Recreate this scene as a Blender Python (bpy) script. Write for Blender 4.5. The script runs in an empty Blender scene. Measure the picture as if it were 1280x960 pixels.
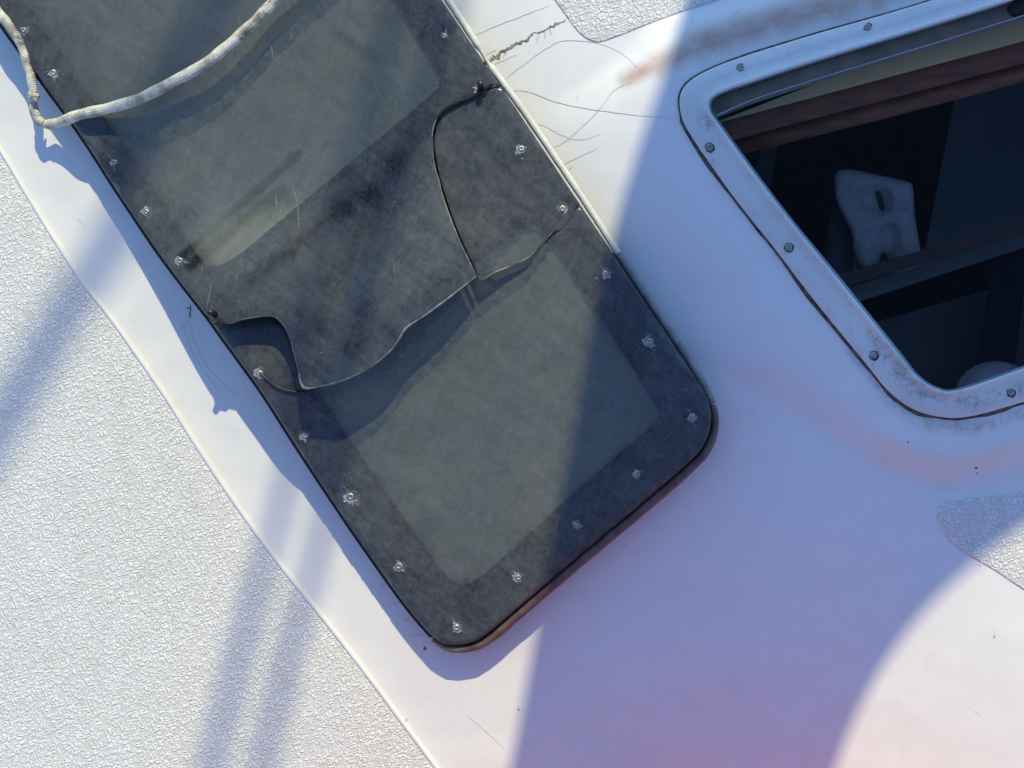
import bpy, bmesh, math, random
import numpy as np
from mathutils import Vector, Matrix
from mathutils.geometry import delaunay_2d_cdt
random.seed(7); rng = np.random.default_rng(7)
R = math.radians
scn = bpy.context.scene
COL = scn.collection

# ------------------------------------------------------------------ camera, sky, sun
S = 0.0006          # metres per photo pixel on the deck plane
H = 1.10            # camera height over the side deck
def at(px, py, z=0.0):
    k = S*(1-z/H)
    return Vector(((px-640)*k, (480-py)*k, z))
cam = bpy.data.cameras.new('camera'); camo = bpy.data.objects.new('camera', cam); COL.objects.link(camo)
camo.location = (0, 0, H); camo.rotation_euler = (0, 0, 0)
cam.sensor_width = 36; cam.lens = 36*H/(1280*S); cam.clip_start = 0.01; cam.clip_end = 3000
scn.camera = camo
ELEV, AZ = 42.0, math.degrees(math.atan2(0.12, 1))
TOSUN = Vector((math.sin(R(AZ))*math.cos(R(ELEV)), math.cos(R(AZ))*math.cos(R(ELEV)), math.sin(R(ELEV))))
w = bpy.data.worlds.new('World'); scn.world = w; w.use_nodes = True
nt = w.node_tree; sky = nt.nodes.new('ShaderNodeTexSky'); sky.sky_type = 'NISHITA'; sky.sun_disc = False
sky.sun_elevation = R(ELEV); sky.sun_rotation = R(AZ); sky.air_density = 1.0; sky.dust_density = 0.05; sky.ozone_density = 6.0
nt.links.new(sky.outputs[0], nt.nodes['Background'].inputs[0]); nt.nodes['Background'].inputs[1].default_value = 0.15
sl = bpy.data.lights.new('sun', 'SUN'); sl.energy = 2.85; sl.angle = R(0.53); sl.color = (1.0, 0.895, 0.51)
so = bpy.data.objects.new('sun', sl); COL.objects.link(so); so.rotation_euler = TOSUN.to_track_quat('Z', 'Y').to_euler(); so.location = (0, 3, 3)
scn.view_settings.view_transform = 'Standard'; scn.view_settings.look = 'None'
scn.view_settings.exposure = 0.42; scn.view_settings.gamma = 1.0
scn.render.engine = 'CYCLES'
scn.cycles.transparent_max_bounces = 16

# ------------------------------------------------------------------ material helpers
class NB:
    def __init__(s, name):
        s.m = bpy.data.materials.new(name); s.m.use_nodes = True; s.t = s.m.node_tree
        s.bsdf = s.t.nodes['Principled BSDF']; s.out = s.t.nodes['Material Output']
    def n(s, typ, **k):
        nd = s.t.nodes.new(typ)
        for a, v in k.items(): setattr(nd, a, v)
        return nd
    def l(s, a, b): s.t.links.new(a, b)
    def setv(s, sock, v):
        if hasattr(v, 'is_linked') or hasattr(v, 'links'): s.l(v, sock)
        else: sock.default_value = v
    def math(s, op, a, b=0.0, c=0.0, clamp=False):
        nd = s.n('ShaderNodeMath', operation=op, use_clamp=clamp)
        for i, v in enumerate((a, b, c)): s.setv(nd.inputs[i], v)
        return nd.outputs[0]
    def vm(s, op, a, b=None, scale=None):
        nd = s.n('ShaderNodeVectorMath', operation=op); s.setv(nd.inputs[0], a)
        if b is not None: s.setv(nd.inputs[1], b)
        if scale is not None: s.setv(nd.inputs['Scale'], scale)
        return nd.outputs['Value'] if op in ('DOT_PRODUCT', 'LENGTH', 'DISTANCE') else nd.outputs[0]
    def pos(s): return s.n('ShaderNodeNewGeometry').outputs['Position']
    def noise(s, scale, detail=4, rough=0.55, vec=None, dist=0.0):
        nd = s.n('ShaderNodeTexNoise'); nd.inputs['Scale'].default_value = scale; nd.inputs['Detail'].default_value = detail
        nd.inputs['Roughness'].default_value = rough; nd.inputs['Distortion'].default_value = dist
        s.l(vec if vec is not None else s.pos(), nd.inputs['Vector']); return nd.outputs[0]
    def mr(s, v, a, b, c=0.0, d=1.0, smooth=False):
        nd = s.n('ShaderNodeMapRange'); nd.interpolation_type = 'SMOOTHSTEP' if smooth else 'LINEAR'
        s.l(v, nd.inputs[0])
        for i, x in enumerate((a, b, c, d)): s.setv(nd.inputs[i+1], x)
        return nd.outputs[0]
    def mix(s, f, a, b):
        nd = s.n('ShaderNodeMix', data_type='RGBA'); s.setv(nd.inputs[0], f)
        for i, v in ((6, a), (7, b)):
            if isinstance(v, tuple): nd.inputs[i].default_value = (*v[:3], 1)
            else: s.l(v, nd.inputs[i])
        return nd.outputs[2]
    def base(s, col, rough=0.5, spec=0.5, metal=0.0, coat=0.0):
        b = s.bsdf
        if isinstance(col, tuple): b.inputs['Base Color'].default_value = (*col, 1)
        else: s.l(col, b.inputs['Base Color'])
        s.setv(b.inputs['Roughness'], rough)
        b.inputs['Specular IOR Level'].default_value = spec; b.inputs['Metallic'].default_value = metal
        b.inputs['Coat Weight'].default_value = coat
        return s
    def bump(s, h, strength=1.0, dist=0.001):
        nd = s.n('ShaderNodeBump'); nd.inputs['Strength'].default_value = strength; nd.inputs['Distance'].default_value = dist
        s.l(h, nd.inputs['Height']); s.l(nd.outputs[0], s.bsdf.inputs['Normal']); return nd.outputs[0]
    def capsule(s, a, b, r, soft, vec=None):
        """mask 1 inside a stroke a-b of radius r (world xy)"""
        p = vec if vec is not None else s.pos()
        p = s.vm('MULTIPLY', p, (1, 1, 0))
        a = Vector((a[0], a[1], 0)); b = Vector((b[0], b[1], 0)); ba = b-a
        pa = s.vm('SUBTRACT', p, tuple(a))
        t = s.math('DIVIDE', s.vm('DOT_PRODUCT', pa, tuple(ba)), ba.length_squared, clamp=True)
        q = s.vm('SCALE', tuple(ba), scale=t)
        d = s.vm('DISTANCE', pa, q)
        return s.mr(d, r+soft, max(r-soft, 0), 0, 1, True)

def simple(name, col, rough=0.5, spec=0.5, metal=0.0, coat=0.0, var=0.25, vs=60, bmp=0.0, bs=400):
    m = NB(name); n = m.noise(vs, 5)
    c = m.mix(m.mr(n, 0.3, 0.7), tuple(x*(1-var) for x in col), tuple(min(1, x*(1+var)) for x in col))
    m.base(c, rough, spec, metal, coat)
    if bmp: m.bump(m.noise(bs, 4), 1.0, bmp)
    return m.m

def gelcoat():
    m = NB('white_gelcoat')
    n1 = m.noise(6, 3); n2 = m.noise(45, 6, 0.65); n3 = m.noise(260, 3)
    c = m.mix(m.mr(n1, 0.3, 0.7), (0.80, 0.795, 0.79), (0.84, 0.835, 0.83))
    c = m.mix(m.math('MULTIPLY', m.mr(n2, 0.56, 0.75), 0.22), c, (0.62, 0.60, 0.57))
    # small dark specks
    v = m.n('ShaderNodeTexVoronoi'); v.inputs['Scale'].default_value = 26; m.l(m.pos(), v.inputs['Vector'])
    sp = m.mr(v.outputs['Distance'], 0.022, 0.035, 1, 0)
    rs = m.math('GREATER_THAN', m.n('ShaderNodeSeparateColor').outputs[0], 2)
    sc = m.n('ShaderNodeSeparateColor'); m.l(v.outputs['Color'], sc.inputs[0])
    sp = m.math('MULTIPLY', sp, m.math('GREATER_THAN', sc.outputs[0], 0.72))
    c = m.mix(m.math('MULTIPLY', sp, 0.5), c, (0.25, 0.23, 0.2))
    # brown weathering stain plus painted shade of the crease, along the step above the hatch
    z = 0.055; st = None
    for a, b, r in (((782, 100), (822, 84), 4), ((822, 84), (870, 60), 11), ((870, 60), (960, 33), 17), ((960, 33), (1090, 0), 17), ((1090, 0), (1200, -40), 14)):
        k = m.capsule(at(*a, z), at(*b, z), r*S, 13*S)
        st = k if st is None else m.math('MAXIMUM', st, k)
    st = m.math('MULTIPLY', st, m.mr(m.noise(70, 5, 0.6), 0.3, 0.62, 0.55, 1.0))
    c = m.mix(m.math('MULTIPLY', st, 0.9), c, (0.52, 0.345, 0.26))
    # peach reflection on the lower moulded step of the hatch base, painted as colour
    st = None
    for a, b, r in (((1105, 556), (1125, 574), 4), ((1118, 572), (1180, 588), 9), ((1180, 588), (1300, 553), 7)):
        k = m.capsule(at(*a, z), at(*b, z), r*S, 17*S)
        st = k if st is None else m.math('MAXIMUM', st, k)
    st = m.math('MULTIPLY', st, m.mr(m.noise(30, 4, 0.6), 0.25, 0.6, 0.6, 1.0))
    c = m.mix(m.math('MULTIPLY', st, 0.42), c, (1.0, 0.74, 0.56))
    # grime running along the hatch bedding
    st = None
    for a, b, r in (((1060, 440), (1110, 500), 3), ((1110, 500), (1150, 526), 8), ((1150, 526), (1215, 533), 9), ((1215, 533), (1300, 508), 5), ((880, 193), (972, 317), 2), ((972, 317), (1070, 440), 3)):
        k = m.capsule(at(*a, z), at(*b, z), r*S, 8*S)
        st = k if st is None else m.math('MAXIMUM', st, k)
    st = m.math('MULTIPLY', st, m.mr(m.noise(160, 6, 0.7), 0.35, 0.6, 0.1, 1.0))
    c = m.mix(m.math('MULTIPLY', st, 0.45), c, (0.16, 0.15, 0.12))
    m.base(c, m.mr(n2, 0.3, 0.7, 0.22, 0.38), 0.5, 0, 0.25)
    h = m.math('ADD', m.math('MULTIPLY', n1, 6.0), m.math('ADD', m.math('MULTIPLY', n2, 0.10), m.math('MULTIPLY', n3, 0.02)))
    m.bump(h, 1.0, 0.0012)
    return m.m

def nonskid(name='moulded_non_skid'):
    m = NB(name); p = m.pos()
    mp = m.n('ShaderNodeMapping'); mp.vector_type = 'POINT'; m.l(p, mp.inputs[0]); mp.inputs['Rotation'].default_value = (0, 0, R(-19))
    mp.inputs['Scale'].default_value = (1, 1, 0)
    q = mp.outputs[0]
    wob = m.n('ShaderNodeTexNoise'); wob.inputs['Scale'].default_value = 320; wob.inputs['Detail'].default_value = 2; m.l(q, wob.inputs['Vector'])
    q = m.vm('ADD', q, m.vm('SCALE', m.vm('SUBTRACT', wob.outputs['Color'], (0.5, 0.5, 0.5)), scale=0.0010))
    def cells(sx, sy, sc):
        v = m.vm('MULTIPLY', q, (sx, sy, 0)); o = []
        for f in ('F1', 'F2'):
            nd = m.n('ShaderNodeTexVoronoi', feature=f, distance='CHEBYCHEV'); nd.inputs['Scale'].default_value = sc
            nd.inputs['Randomness'].default_value = 0.8
            m.l(v, nd.inputs['Vector']); o.append(nd.outputs['Distance'])
        return m.math('SUBTRACT', o[1], o[0])
    A = m.mr(cells(0.55, 1.25, 350), 0.0, 0.34, 0, 1, True); B = m.mr(cells(1.25, 0.55, 350), 0.0, 0.34, 0, 1, True)
    sel = m.mr(m.noise(190, 1, 0.5, q), 0.44, 0.56)
    hh = m.n('ShaderNodeMix', data_type='FLOAT'); m.l(sel, hh.inputs[0]); m.l(A, hh.inputs[2]); m.l(B, hh.inputs[3])
    h = hh.outputs[0]
    h2 = m.math('ADD', h, m.math('MULTIPLY', m.noise(700, 3), 0.5))
    n1 = m.noise(9, 4); n2 = m.noise(60, 5, 0.6)
    c = m.mix(m.mr(n1, 0.3, 0.7), (0.80, 0.795, 0.78), (0.84, 0.838, 0.83))
    c = m.mix(m.math('MULTIPLY', m.mr(n2, 0.5, 0.75), 0.35), c, (0.62, 0.60, 0.54))
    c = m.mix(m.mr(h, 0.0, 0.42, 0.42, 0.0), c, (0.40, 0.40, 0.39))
    m.base(c, 0.45, 0.4)
    m.bump(h2, 1.0, 0.00055)
    return m.m

def film():
    """scuffed, dusty face of tinted acrylic: part dust, part see-through"""
    m = NB('dusty_tinted_acrylic')
    n1 = m.noise(16, 5, 0.6, dist=0.6); n2 = m.noise(75, 6, 0.7, dist=0.4); n3 = m.noise(420, 4, 0.6)
    f = m.mr(n1, 0.28, 0.72, 0.19, 0.35)
    f = m.math('ADD', f, m.mr(n2, 0.3, 0.72, -0.08, 0.11))
    f = m.math('ADD', f, m.mr(n3, 0.3, 0.7, -0.05, 0.05))
    # dark bands of reflection and rigging shadow, painted in by thinning the dust
    z = 0.055
    streaks = (((222, 322), (372, 192), 5, 4, .16), ((236, 330), (352, 238), 8, 5, .15), ((318, 352), (430, 262), 9, 10, .10), ((430, 262), (500, 200), 10, 14, .07),
               ((398, 420), (470, 250), 12, 14, .07), ((470, 250), (530, 160), 12, 14, .05), ((440, 450), (462, 380), 10, 10, .06),
               ((190, 110), (245, -10), 11, 12, .06), ((488, 40), (480, 190), 16, 18, .05), ((420, 44), (470, 76), 6, 6, .08))
    for a, b, r, so_, k in streaks:
        wv = m.vm('ADD', m.pos(), m.vm('SCALE', m.vm('SUBTRACT', m.n('ShaderNodeTexNoise').outputs['Color'], (0.5,)*3), scale=0.0)) if False else m.pos()
        cp = m.capsule(at(*a, z), at(*b, z), r*S, so_*S, wv)
        f = m.math('SUBTRACT', f, m.math('MULTIPLY', m.math('MULTIPLY', cp, m.mr(n2, 0.3, 0.65, 0.5, 1.0)), k*2.3))
    # water-spot blotches
    v = m.n('ShaderNodeTexVoronoi'); v.inputs['Scale'].default_value = 46; v.inputs['Randomness'].default_value = 1.0
    wn = m.n('ShaderNodeTexNoise'); wn.inputs['Scale'].default_value = 120; m.l(m.pos(), wn.inputs['Vector'])
    m.l(m.vm('ADD', m.pos(), m.vm('SCALE', wn.outputs['Color'], scale=0.006)), v.inputs['Vector'])
    sc = m.n('ShaderNodeSeparateColor'); m.l(v.outputs['Color'], sc.inputs[0])
    bl = m.math('MULTIPLY', m.mr(v.outputs['Distance'], 0.16, 0.26, 1, 0, True), m.math('GREATER_THAN', sc.outputs[0], 0.80))
    f = m.math('SUBTRACT', f, m.math('MULTIPLY', bl, 0.08))
    bl = m.math('MULTIPLY', m.mr(v.outputs['Distance'], 0.10, 0.22, 1, 0, True), m.math('LESS_THAN', sc.outputs[0], 0.10))
    f = m.math('ADD', f, m.math('MULTIPLY', bl, 0.09))
    # pale specks
    v2 = m.n('ShaderNodeTexVoronoi'); v2.inputs['Scale'].default_value = 85; m.l(m.pos(), v2.inputs['Vector'])
    sc2 = m.n('ShaderNodeSeparateColor'); m.l(v2.outputs['Color'], sc2.inputs[0])
    spk = m.math('MULTIPLY', m.mr(v2.outputs['Distance'], 0.05, 0.09, 1, 0), m.math('GREATER_THAN', sc2.outputs[1], 0.93))
    f = m.math('ADD', f, m.math('MULTIPLY', spk, 0.35), clamp=True)
    dust = m.mix(m.mr(m.noise(11, 4), 0.35, 0.65), (0.182, 0.207, 0.24), (0.21, 0.225, 0.228))
    d = m.n('ShaderNodeBsdfDiffuse'); m.l(dust, d.inputs[0])
    tr = m.n('ShaderNodeBsdfTransparent'); tr.inputs[0].default_value = (0.80, 0.81, 0.79, 1)
    # directional wiping marks and fine crazing
    for rot, sx, k in ((R(38), 9, .10), (R(-75), 12, .07)):
        mp = m.n('ShaderNodeMapping'); mp.inputs['Rotation'].default_value = (0, 0, rot); m.l(m.pos(), mp.inputs[0])
        nn = m.noise(16, 6, 0.7, m.vm('MULTIPLY', mp.outputs[0], (1, sx, 1)), 0.2)
        f = m.math('ADD', f, m.mr(nn, 0.4, 0.72, -k*0.3, k))
    n5 = m.noise(210, 6, 0.75, dist=0.3)
    f = m.math('ADD', f, m.mr(n5, 0.35, 0.7, -0.05, 0.07), clamp=True)
    mx = m.n('ShaderNodeMixShader'); m.l(f, mx.inputs[0]); m.l(tr.outputs[0], mx.inputs[1]); m.l(d.outputs[0], mx.inputs[2])
    gl = m.n('ShaderNodeBsdfGlossy'); gl.inputs['Roughness'].default_value = 0.22; gl.inputs[0].default_value = (1, 1, 1, 1)
    fr = m.n('ShaderNodeFresnel'); fr.inputs[0].default_value = 1.42
    b = m.n('ShaderNodeBump'); b.inputs['Strength'].default_value = 0.5; b.inputs['Distance'].default_value = 0.0004; m.l(n2, b.inputs['Height'])
    for x in (gl, fr, d): m.l(b.outputs[0], x.inputs['Normal'])
    m2 = m.n('ShaderNodeMixShader'); m.l(m.math('MULTIPLY', fr.outputs[0], 0.7), m2.inputs[0]); m.l(mx.outputs[0], m2.inputs[1]); m.l(gl.outputs[0], m2.inputs[2])
    m.l(m2.outputs[0], m.out.inputs[0]); m.t.nodes.remove(m.bsdf)
    return m.m
def clear(name, tint, gloss=0.0):
    m = NB(name); tr = m.n('ShaderNodeBsdfTransparent'); tr.inputs[0].default_value = (*tint, 1)
    gl = m.n('ShaderNodeBsdfGlossy'); gl.inputs['Roughness'].default_value = 0.05
    fr = m.n('ShaderNodeFresnel'); fr.inputs[0].default_value = 1.45
    mx = m.n('ShaderNodeMixShader'); m.l(m.math('MULTIPLY', fr.outputs[0], gloss), mx.inputs[0]); m.l(tr.outputs[0], mx.inputs[1]); m.l(gl.outputs[0], mx.inputs[2])
    m.l(mx.outputs[0], m.out.inputs[0]); m.t.nodes.remove(m.bsdf); return m.m

def rope_mat():
    m = NB('weathered_braided_rope'); uv = m.n('ShaderNodeUVMap').outputs[0]
    def wv(sx, sy):
        sep = m.n('ShaderNodeSeparateXYZ'); m.l(uv, sep.inputs[0])
        t = m.math('ADD', m.math('MULTIPLY', sep.outputs[0], sx), m.math('MULTIPLY', sep.outputs[1], sy))
        return m.math('SINE', m.math('MULTIPLY', t, 6.28318))
    a = wv(1.0, 8); b = wv(1.0, -8)
    h = m.math('MULTIPLY', a, b)
    n = m.noise(70, 5, 0.7); n2 = m.noise(900, 3)
    c = m.mix(m.mr(n, 0.42, 0.62), (0.84, 0.81, 0.68), (0.40, 0.38, 0.32))
    c = m.mix(m.mr(h, -0.9, 0.1, 0.3, 0), c, (0.16, 0.16, 0.13))
    dk = None
    for p, q, r in (((92, 158), (150, 136), 7), ((10, 20), (36, 92), 9), ((300, 60), (345, 5), 4)):
        k = m.capsule(at(*p, .06), at(*q, .06), r*S, 5*S); dk = k if dk is None else m.math('MAXIMUM', dk, k)
    c = m.mix(m.math('MULTIPLY', m.math('MULTIPLY', dk, m.mr(n, 0.4, 0.55)), 0.75), c, (0.09, 0.09, 0.085))
    m.base(c, 0.9, 0.1); m.bump(m.math('ADD', m.math('MULTIPLY', h, 0.5), n2), 1.0, 0.0004); return m.m

MAT = dict(
    gel=gelcoat(), skid=nonskid(), film=film(),
    clear=clear('tinted_acrylic_body', (0.82, 0.83, 0.81)),
    edge=simple('acrylic_edge', (0.12, 0.115, 0.11), 0.28, 0.5, coat=0.3, var=0.4, vs=150),
    mask=simple('black_bedding', (0.03, 0.038, 0.055), 0.6, 0.3),
    back=simple('grey_green_backing', (0.60, 0.62, 0.55), 0.8, 0.2, var=0.12, vs=25),
    gasket=simple('black_rubber', (0.022, 0.02, 0.022), 0.6, 0.3, var=0.4, vs=200, bmp=0.0008),
    brown=simple('brown_sealant', (0.13, 0.088, 0.078), 0.35, 0.5, var=0.45, vs=90, bmp=0.0006, bs=200),
    cream=simple('cream_sealant', (0.66, 0.64, 0.57), 0.5, 0.4, var=0.16, vs=70, bmp=0.0005, bs=250),
    crack=simple('grey_crack', (0.52, 0.51, 0.51), 0.8, 0.1, var=0.3, vs=300),
    faint=simple('faint_crack', (0.63, 0.62, 0.62), 0.8, 0.1, var=0.2, vs=300),
    rust=simple('brown_crack', (0.27, 0.215, 0.19), 0.9, 0.1, var=0.7, vs=400, bmp=0.001),
    steel=simple('weathered_screw', (0.30, 0.31, 0.31), 0.4, 0.5, 0.75, var=0.4, vs=500, bmp=0.0004, bs=900),
    chip=simple('chipped_acrylic', (0.28, 0.30, 0.31), 0.5, 0.5, var=0.55, vs=520, bmp=0.0008, bs=900),
    black=simple('black_plastic', (0.012, 0.012, 0.014), 0.35, 0.5),
    alu=simple('painted_aluminium', (0.66, 0.70, 0.70), 0.4, 0.5, 0.05, var=0.07, vs=90, bmp=0.0002, bs=500),
    grime=simple('grimy_bedding', (0.10, 0.095, 0.085), 0.8, 0.2, var=0.7, vs=180, bmp=0.0012, bs=300),
    chrome=simple('bright_trim', (0.6, 0.62, 0.62), 0.25, 0.5, 0.7, var=0.1),
    glass=clear('hatch_glass', (0.90, 0.92, 0.95), 0.22),
    rope=rope_mat(),
    dark=simple('dark_cabin_lining', (0.03, 0.03, 0.035), 0.8, 0.2),
    navy=simple('blue_grey_panel', (0.30, 0.33, 0.34), 0.7, 0.3, var=0.15, vs=12),
    teal=simple('grey_shelf', (0.32, 0.31, 0.29), 0.6, 0.3, var=0.15, vs=14),
    ivory=simple('ivory_liner', (0.95, 0.66, 0.30), 0.6, 0.3, var=0.04, vs=20),
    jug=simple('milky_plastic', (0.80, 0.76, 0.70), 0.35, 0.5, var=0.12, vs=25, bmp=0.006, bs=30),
    canvas=simple('blocker_white_canvas', (0.75, 0.75, 0.73), 0.9, 0.1),
    wire=simple('steel_wire', (0.5, 0.5, 0.5), 0.4, 0.5, 0.8),
    rail=simple('dark_rail_wood', (0.10, 0.045, 0.035), 0.5, 0.3, var=0.3, vs=30),
    jugshade=simple('shaded_milky_plastic', (0.22, 0.23, 0.23), 0.5, 0.3, var=0.1, vs=20),
    shaded_edge=simple('shaded_grey_edge', (0.20, 0.20, 0.20), 0.35, 0.5, var=0.35, vs=120, bmp=0.0005, bs=250),
    coam=simple('grey_coaming', (0.32, 0.26, 0.19), 0.6, 0.3),
    red=simple('bounce_red_canvas', (0.56, 0.085, 0.13), 0.85, 0.1, var=0.2, vs=20),
    water=simple('harbour_water', (0.02, 0.05, 0.06), 0.08, 0.5, var=0.3, vs=1, bmp=0.05, bs=3),
)
def wood():
    m = NB('dark_varnished_wood'); v = m.vm('MULTIPLY', m.pos(), (14, 60, 60))
    n = m.noise(3, 5, 0.6, v); c = m.mix(m.mr(n, 0.3, 0.7), (0.20, 0.062, 0.024), (0.40, 0.135, 0.055))
    m.base(c, 0.4, 0.4); return m.m
MAT['wood'] = wood()
def frame_mat():
    m = NB('weathered_painted_aluminium'); a = m.noise(14, 5, 0.6); b = m.noise(120, 6, 0.75, dist=0.5)
    c = m.mix(m.mr(a, 0.3, 0.7), (0.62, 0.66, 0.67), (0.74, 0.77, 0.77))
    c = m.mix(m.math('MULTIPLY', m.mr(b, 0.55, 0.7), 0.4), c, (0.36, 0.36, 0.33))
    st = None
    for p, q, r_ in (((1118, 465), (1150, 492), 7), ((1150, 492), (1215, 503), 7), ((1085, 420), (1118, 462), 3), ((1215, 503), (1290, 480), 3), ((876, 150), (884, 160), 2), ((1120, 458), (1127, 463), 3)):
        k = m.capsule(at(*p, .06), at(*q, .06), r_*S, 10*S); st = k if st is None else m.math('MAXIMUM', st, k)
    st = m.math('MULTIPLY', st, m.mr(m.noise(190, 6, 0.7), 0.42, 0.62))
    c = m.mix(m.math('MULTIPLY', st, 0.6), c, (0.17, 0.17, 0.11))
    m.base(c, m.mr(b, 0.3, 0.7, 0.32, 0.55), 0.5); m.bump(b, 1.0, 0.0003); return m.m
MAT['alu'] = frame_mat()

# ------------------------------------------------------------------ object helpers
def tagit(o, label=None, cat=None, group=None, kind=None):
    for k, v in (('label', label), ('category', cat), ('group', group), ('kind', kind)):
        if v: o[k] = v
    return o
def thing(name, loc, label, cat, group=None):
    o = bpy.data.objects.new(name, None); o.empty_display_size = 0.02; COL.objects.link(o); o.location = loc
    return tagit(o, label, cat, group)
def wloc(p):
    v = Vector((0, 0, 0))
    while p is not None: v = v+p.location; p = p.parent
    return v
def link(name, verts, faces, mats, parent=None, smooth=True, loc=None, fmat=None, uvs=None):
    """verts are world coordinates; they are stored relative to the object's own origin"""
    verts = [Vector(v) for v in verts]
    o_w = Vector(loc) if loc is not None else (wloc(parent) if parent else Vector((0, 0, 0)))
    me = bpy.data.meshes.new(name); me.from_pydata([v-o_w for v in verts], [], faces); me.update()
    if not isinstance(mats, (list, tuple)): mats = [mats]
    for m in mats: me.materials.append(m)
    if fmat: me.polygons.foreach_set('material_index', fmat)
    if uvs:
        u = me.uv_layers.new(name='UVMap')
        for lp in me.loops: u.data[lp.index].uv = uvs[lp.vertex_index]
    me.polygons.foreach_set('use_smooth', [smooth]*len(me.polygons)); me.update()
    o = bpy.data.objects.new(name, me); COL.objects.link(o)
    if parent: o.parent = parent; o.location = o_w-wloc(parent)
    else: o.location = o_w
    return o
def catmull(pts, sub=6, closed=False):
    P = [np.array(p, float) for p in pts]; n = len(P); out = []
    rngi = range(n if closed else n-1)
    for i in rngi:
        if closed: a, b, c, d = P[(i-1) % n], P[i], P[(i+1) % n], P[(i+2) % n]
        else: a, b, c, d = P[max(i-1, 0)], P[i], P[i+1], P[min(i+2, n-1)]
        for k in range(sub):
            t = k/sub
            out.append(tuple(0.5*((2*b)+(-a+c)*t+(2*a-5*b+4*c-d)*t*t+(-a+3*b-3*c+d)*t**3)))
    if not closed: out.append(tuple(P[-1]))
    return out
def segdist(X, Y, poly, closed=True):
    X = np.atleast_1d(np.asarray(X, float)); Y = np.atleast_1d(np.asarray(Y, float)); best = np.full(X.shape, 1e18)
    n = len(poly)
    for i in range(n if closed else n-1):
        ax, ay = poly[i][:2]; bx, by = poly[(i+1) % n][:2]; dx, dy = bx-ax, by-ay
        t = np.clip(((X-ax)*dx+(Y-ay)*dy)/(dx*dx+dy*dy+1e-12), 0, 1)
        best = np.minimum(best, (X-ax-t*dx)**2+(Y-ay-t*dy)**2)
    return np.sqrt(best)
def inside(X, Y, poly):
    X = np.atleast_1d(np.asarray(X, float)); Y = np.atleast_1d(np.asarray(Y, float)); r = np.zeros(X.shape, bool); n = len(poly)
    for i in range(n):
        ax, ay = poly[i][:2]; bx, by = poly[(i+1) % n][:2]
        if ay == by: continue
        c = (ay > Y) != (by > Y)
        r ^= c & (X < (bx-ax)*(Y-ay)/(by-ay)+ax)
    return r
def sstep(a, b, x): t = np.clip((x-a)/(b-a), 0, 1); return t*t*(3-2*t)

# hatch outlines (outer edge, inner edge of the frame)
HO = [(1600,-148),(1400,-78),(1166,0),(1012,45),(926,72),(885,88),(862,102),(851,118),(851,140),(863,168),(915,243),(968,310),(1020,378),(1083,455),(1109,487),(1139,510),(1175,521),(1214,520),(1280,502),(1400,465),(1600,400),(1650,370),(1690,320),(1690,-60),(1660,-120)]
HI = [(1600,-105),(1400,-43),(1178,27),(1020,75),(935,103),(906,113),(892,120),(886,128),(887,139),(896,153),(937,210),(985,273),(1047,349),(1106,422),(1127,448),(1147,472),(1172,487),(1200,488),(1280,461),(1400,420),(1600,352),(1620,335),(1650,290),(1650,-40),(1630,-95)]
HOc = catmull(HO, 6, True); HIc = catmull(HI, 6, True)
HMID = [((a[0]+b[0])/2, (a[1]+b[1])/2) for a, b in zip(HOc, HIc)]
T8 = math.tan(R(8))
def uof(px, py): return 0.82*np.asarray(px, float)-0.57*np.asarray(py, float)
def zbase(px, py):
    u = uof(px, py)+106
    # integral of a slope that eases in over 0..45 px and eases out over 560..760 px
    def I(x, a, b):  # integral of smoothstep
        t = np.clip((x-a)/(b-a), 0, 1); return (b-a)*(t**3-0.5*t**4)+np.maximum(x-b, 0)
    return S*(T8*I(u, 0, 40)-(T8-math.tan(R(1.5)))*I(u, 560, 780)-math.tan(R(1.5))*I(u, 1300, 1500))
def zf(px, py):
    px = np.atleast_1d(np.asarray(px, float)); py = np.atleast_1d(np.asarray(py, float))
    z = zbase(px, py)
    m = (px > 650) & (py < 800) & (px < 1950) & (py > -450)
    if m.any():
        d = segdist(px[m], py[m], HOc[::2]); d = np.where(inside(px[m], py[m], HOc[::2]), 0, d)
        wide = (1-sstep(400, 560, py[m]))*sstep(60, 170, py[m]); z[m] += 0.009*(1-sstep(38-30*wide, 92+110*wide, d))
    # broad moulded crease running off towards the upper left of the hatch
    return z
def zf1(px, py): return float(zf(px, py)[0])
def zb1(px, py): return float(zbase(px, py))

# ------------------------------------------------------------------ the moulded deck (setting)
fx = list(np.arange(-60, 1345, 5)); fy = list(np.arange(-60, 1025, 5))
X = sorted([-1400, -1000, -700, -450, -300, -200, -120]+fx+[1360, 1400, 1450, 1500, 1560, 1620, 1680, 1740, 1800, 1900, 2050, 2300, 2700])
Y = sorted([-1900, -1500, -1200, -900, -700, -500, -400, -320, -260, -200, -150, -100]+fy+[1040, 1080, 1150, 1250, 1400, 1600, 1900, 2300])
gx, gy = np.meshgrid(X, Y); Z = zf(gx.ravel(), gy.ravel())
nx, ny = len(X), len(Y)
verts = [at(a, b, c) for a, b, c in zip(gx.ravel(), gy.ravel(), Z)]
cx = (gx[:-1, :-1]+gx[1:, 1:])/2; cy = (gy[:-1, :-1]+gy[1:, 1:])/2
hole = inside(cx.ravel(), cy.ravel(), HMID).reshape(cx.shape)
faces = [(j*nx+i, (j+1)*nx+i, (j+1)*nx+i+1, j*nx+i+1) for j in range(ny-1) for i in range(nx-1) if not hole[j, i]]
ring = [i for i in range(nx)]+[j*nx+nx-1 for j in range(1, ny)]+[(ny-1)*nx+i for i in range(nx-2, -1, -1)]+[j*nx for j in range(ny-2, 0, -1)]
b0 = len(verts)
for r in ring: v = verts[r]; verts.append(Vector((v.x*0.93, v.y*0.93, -0.95)))
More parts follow.
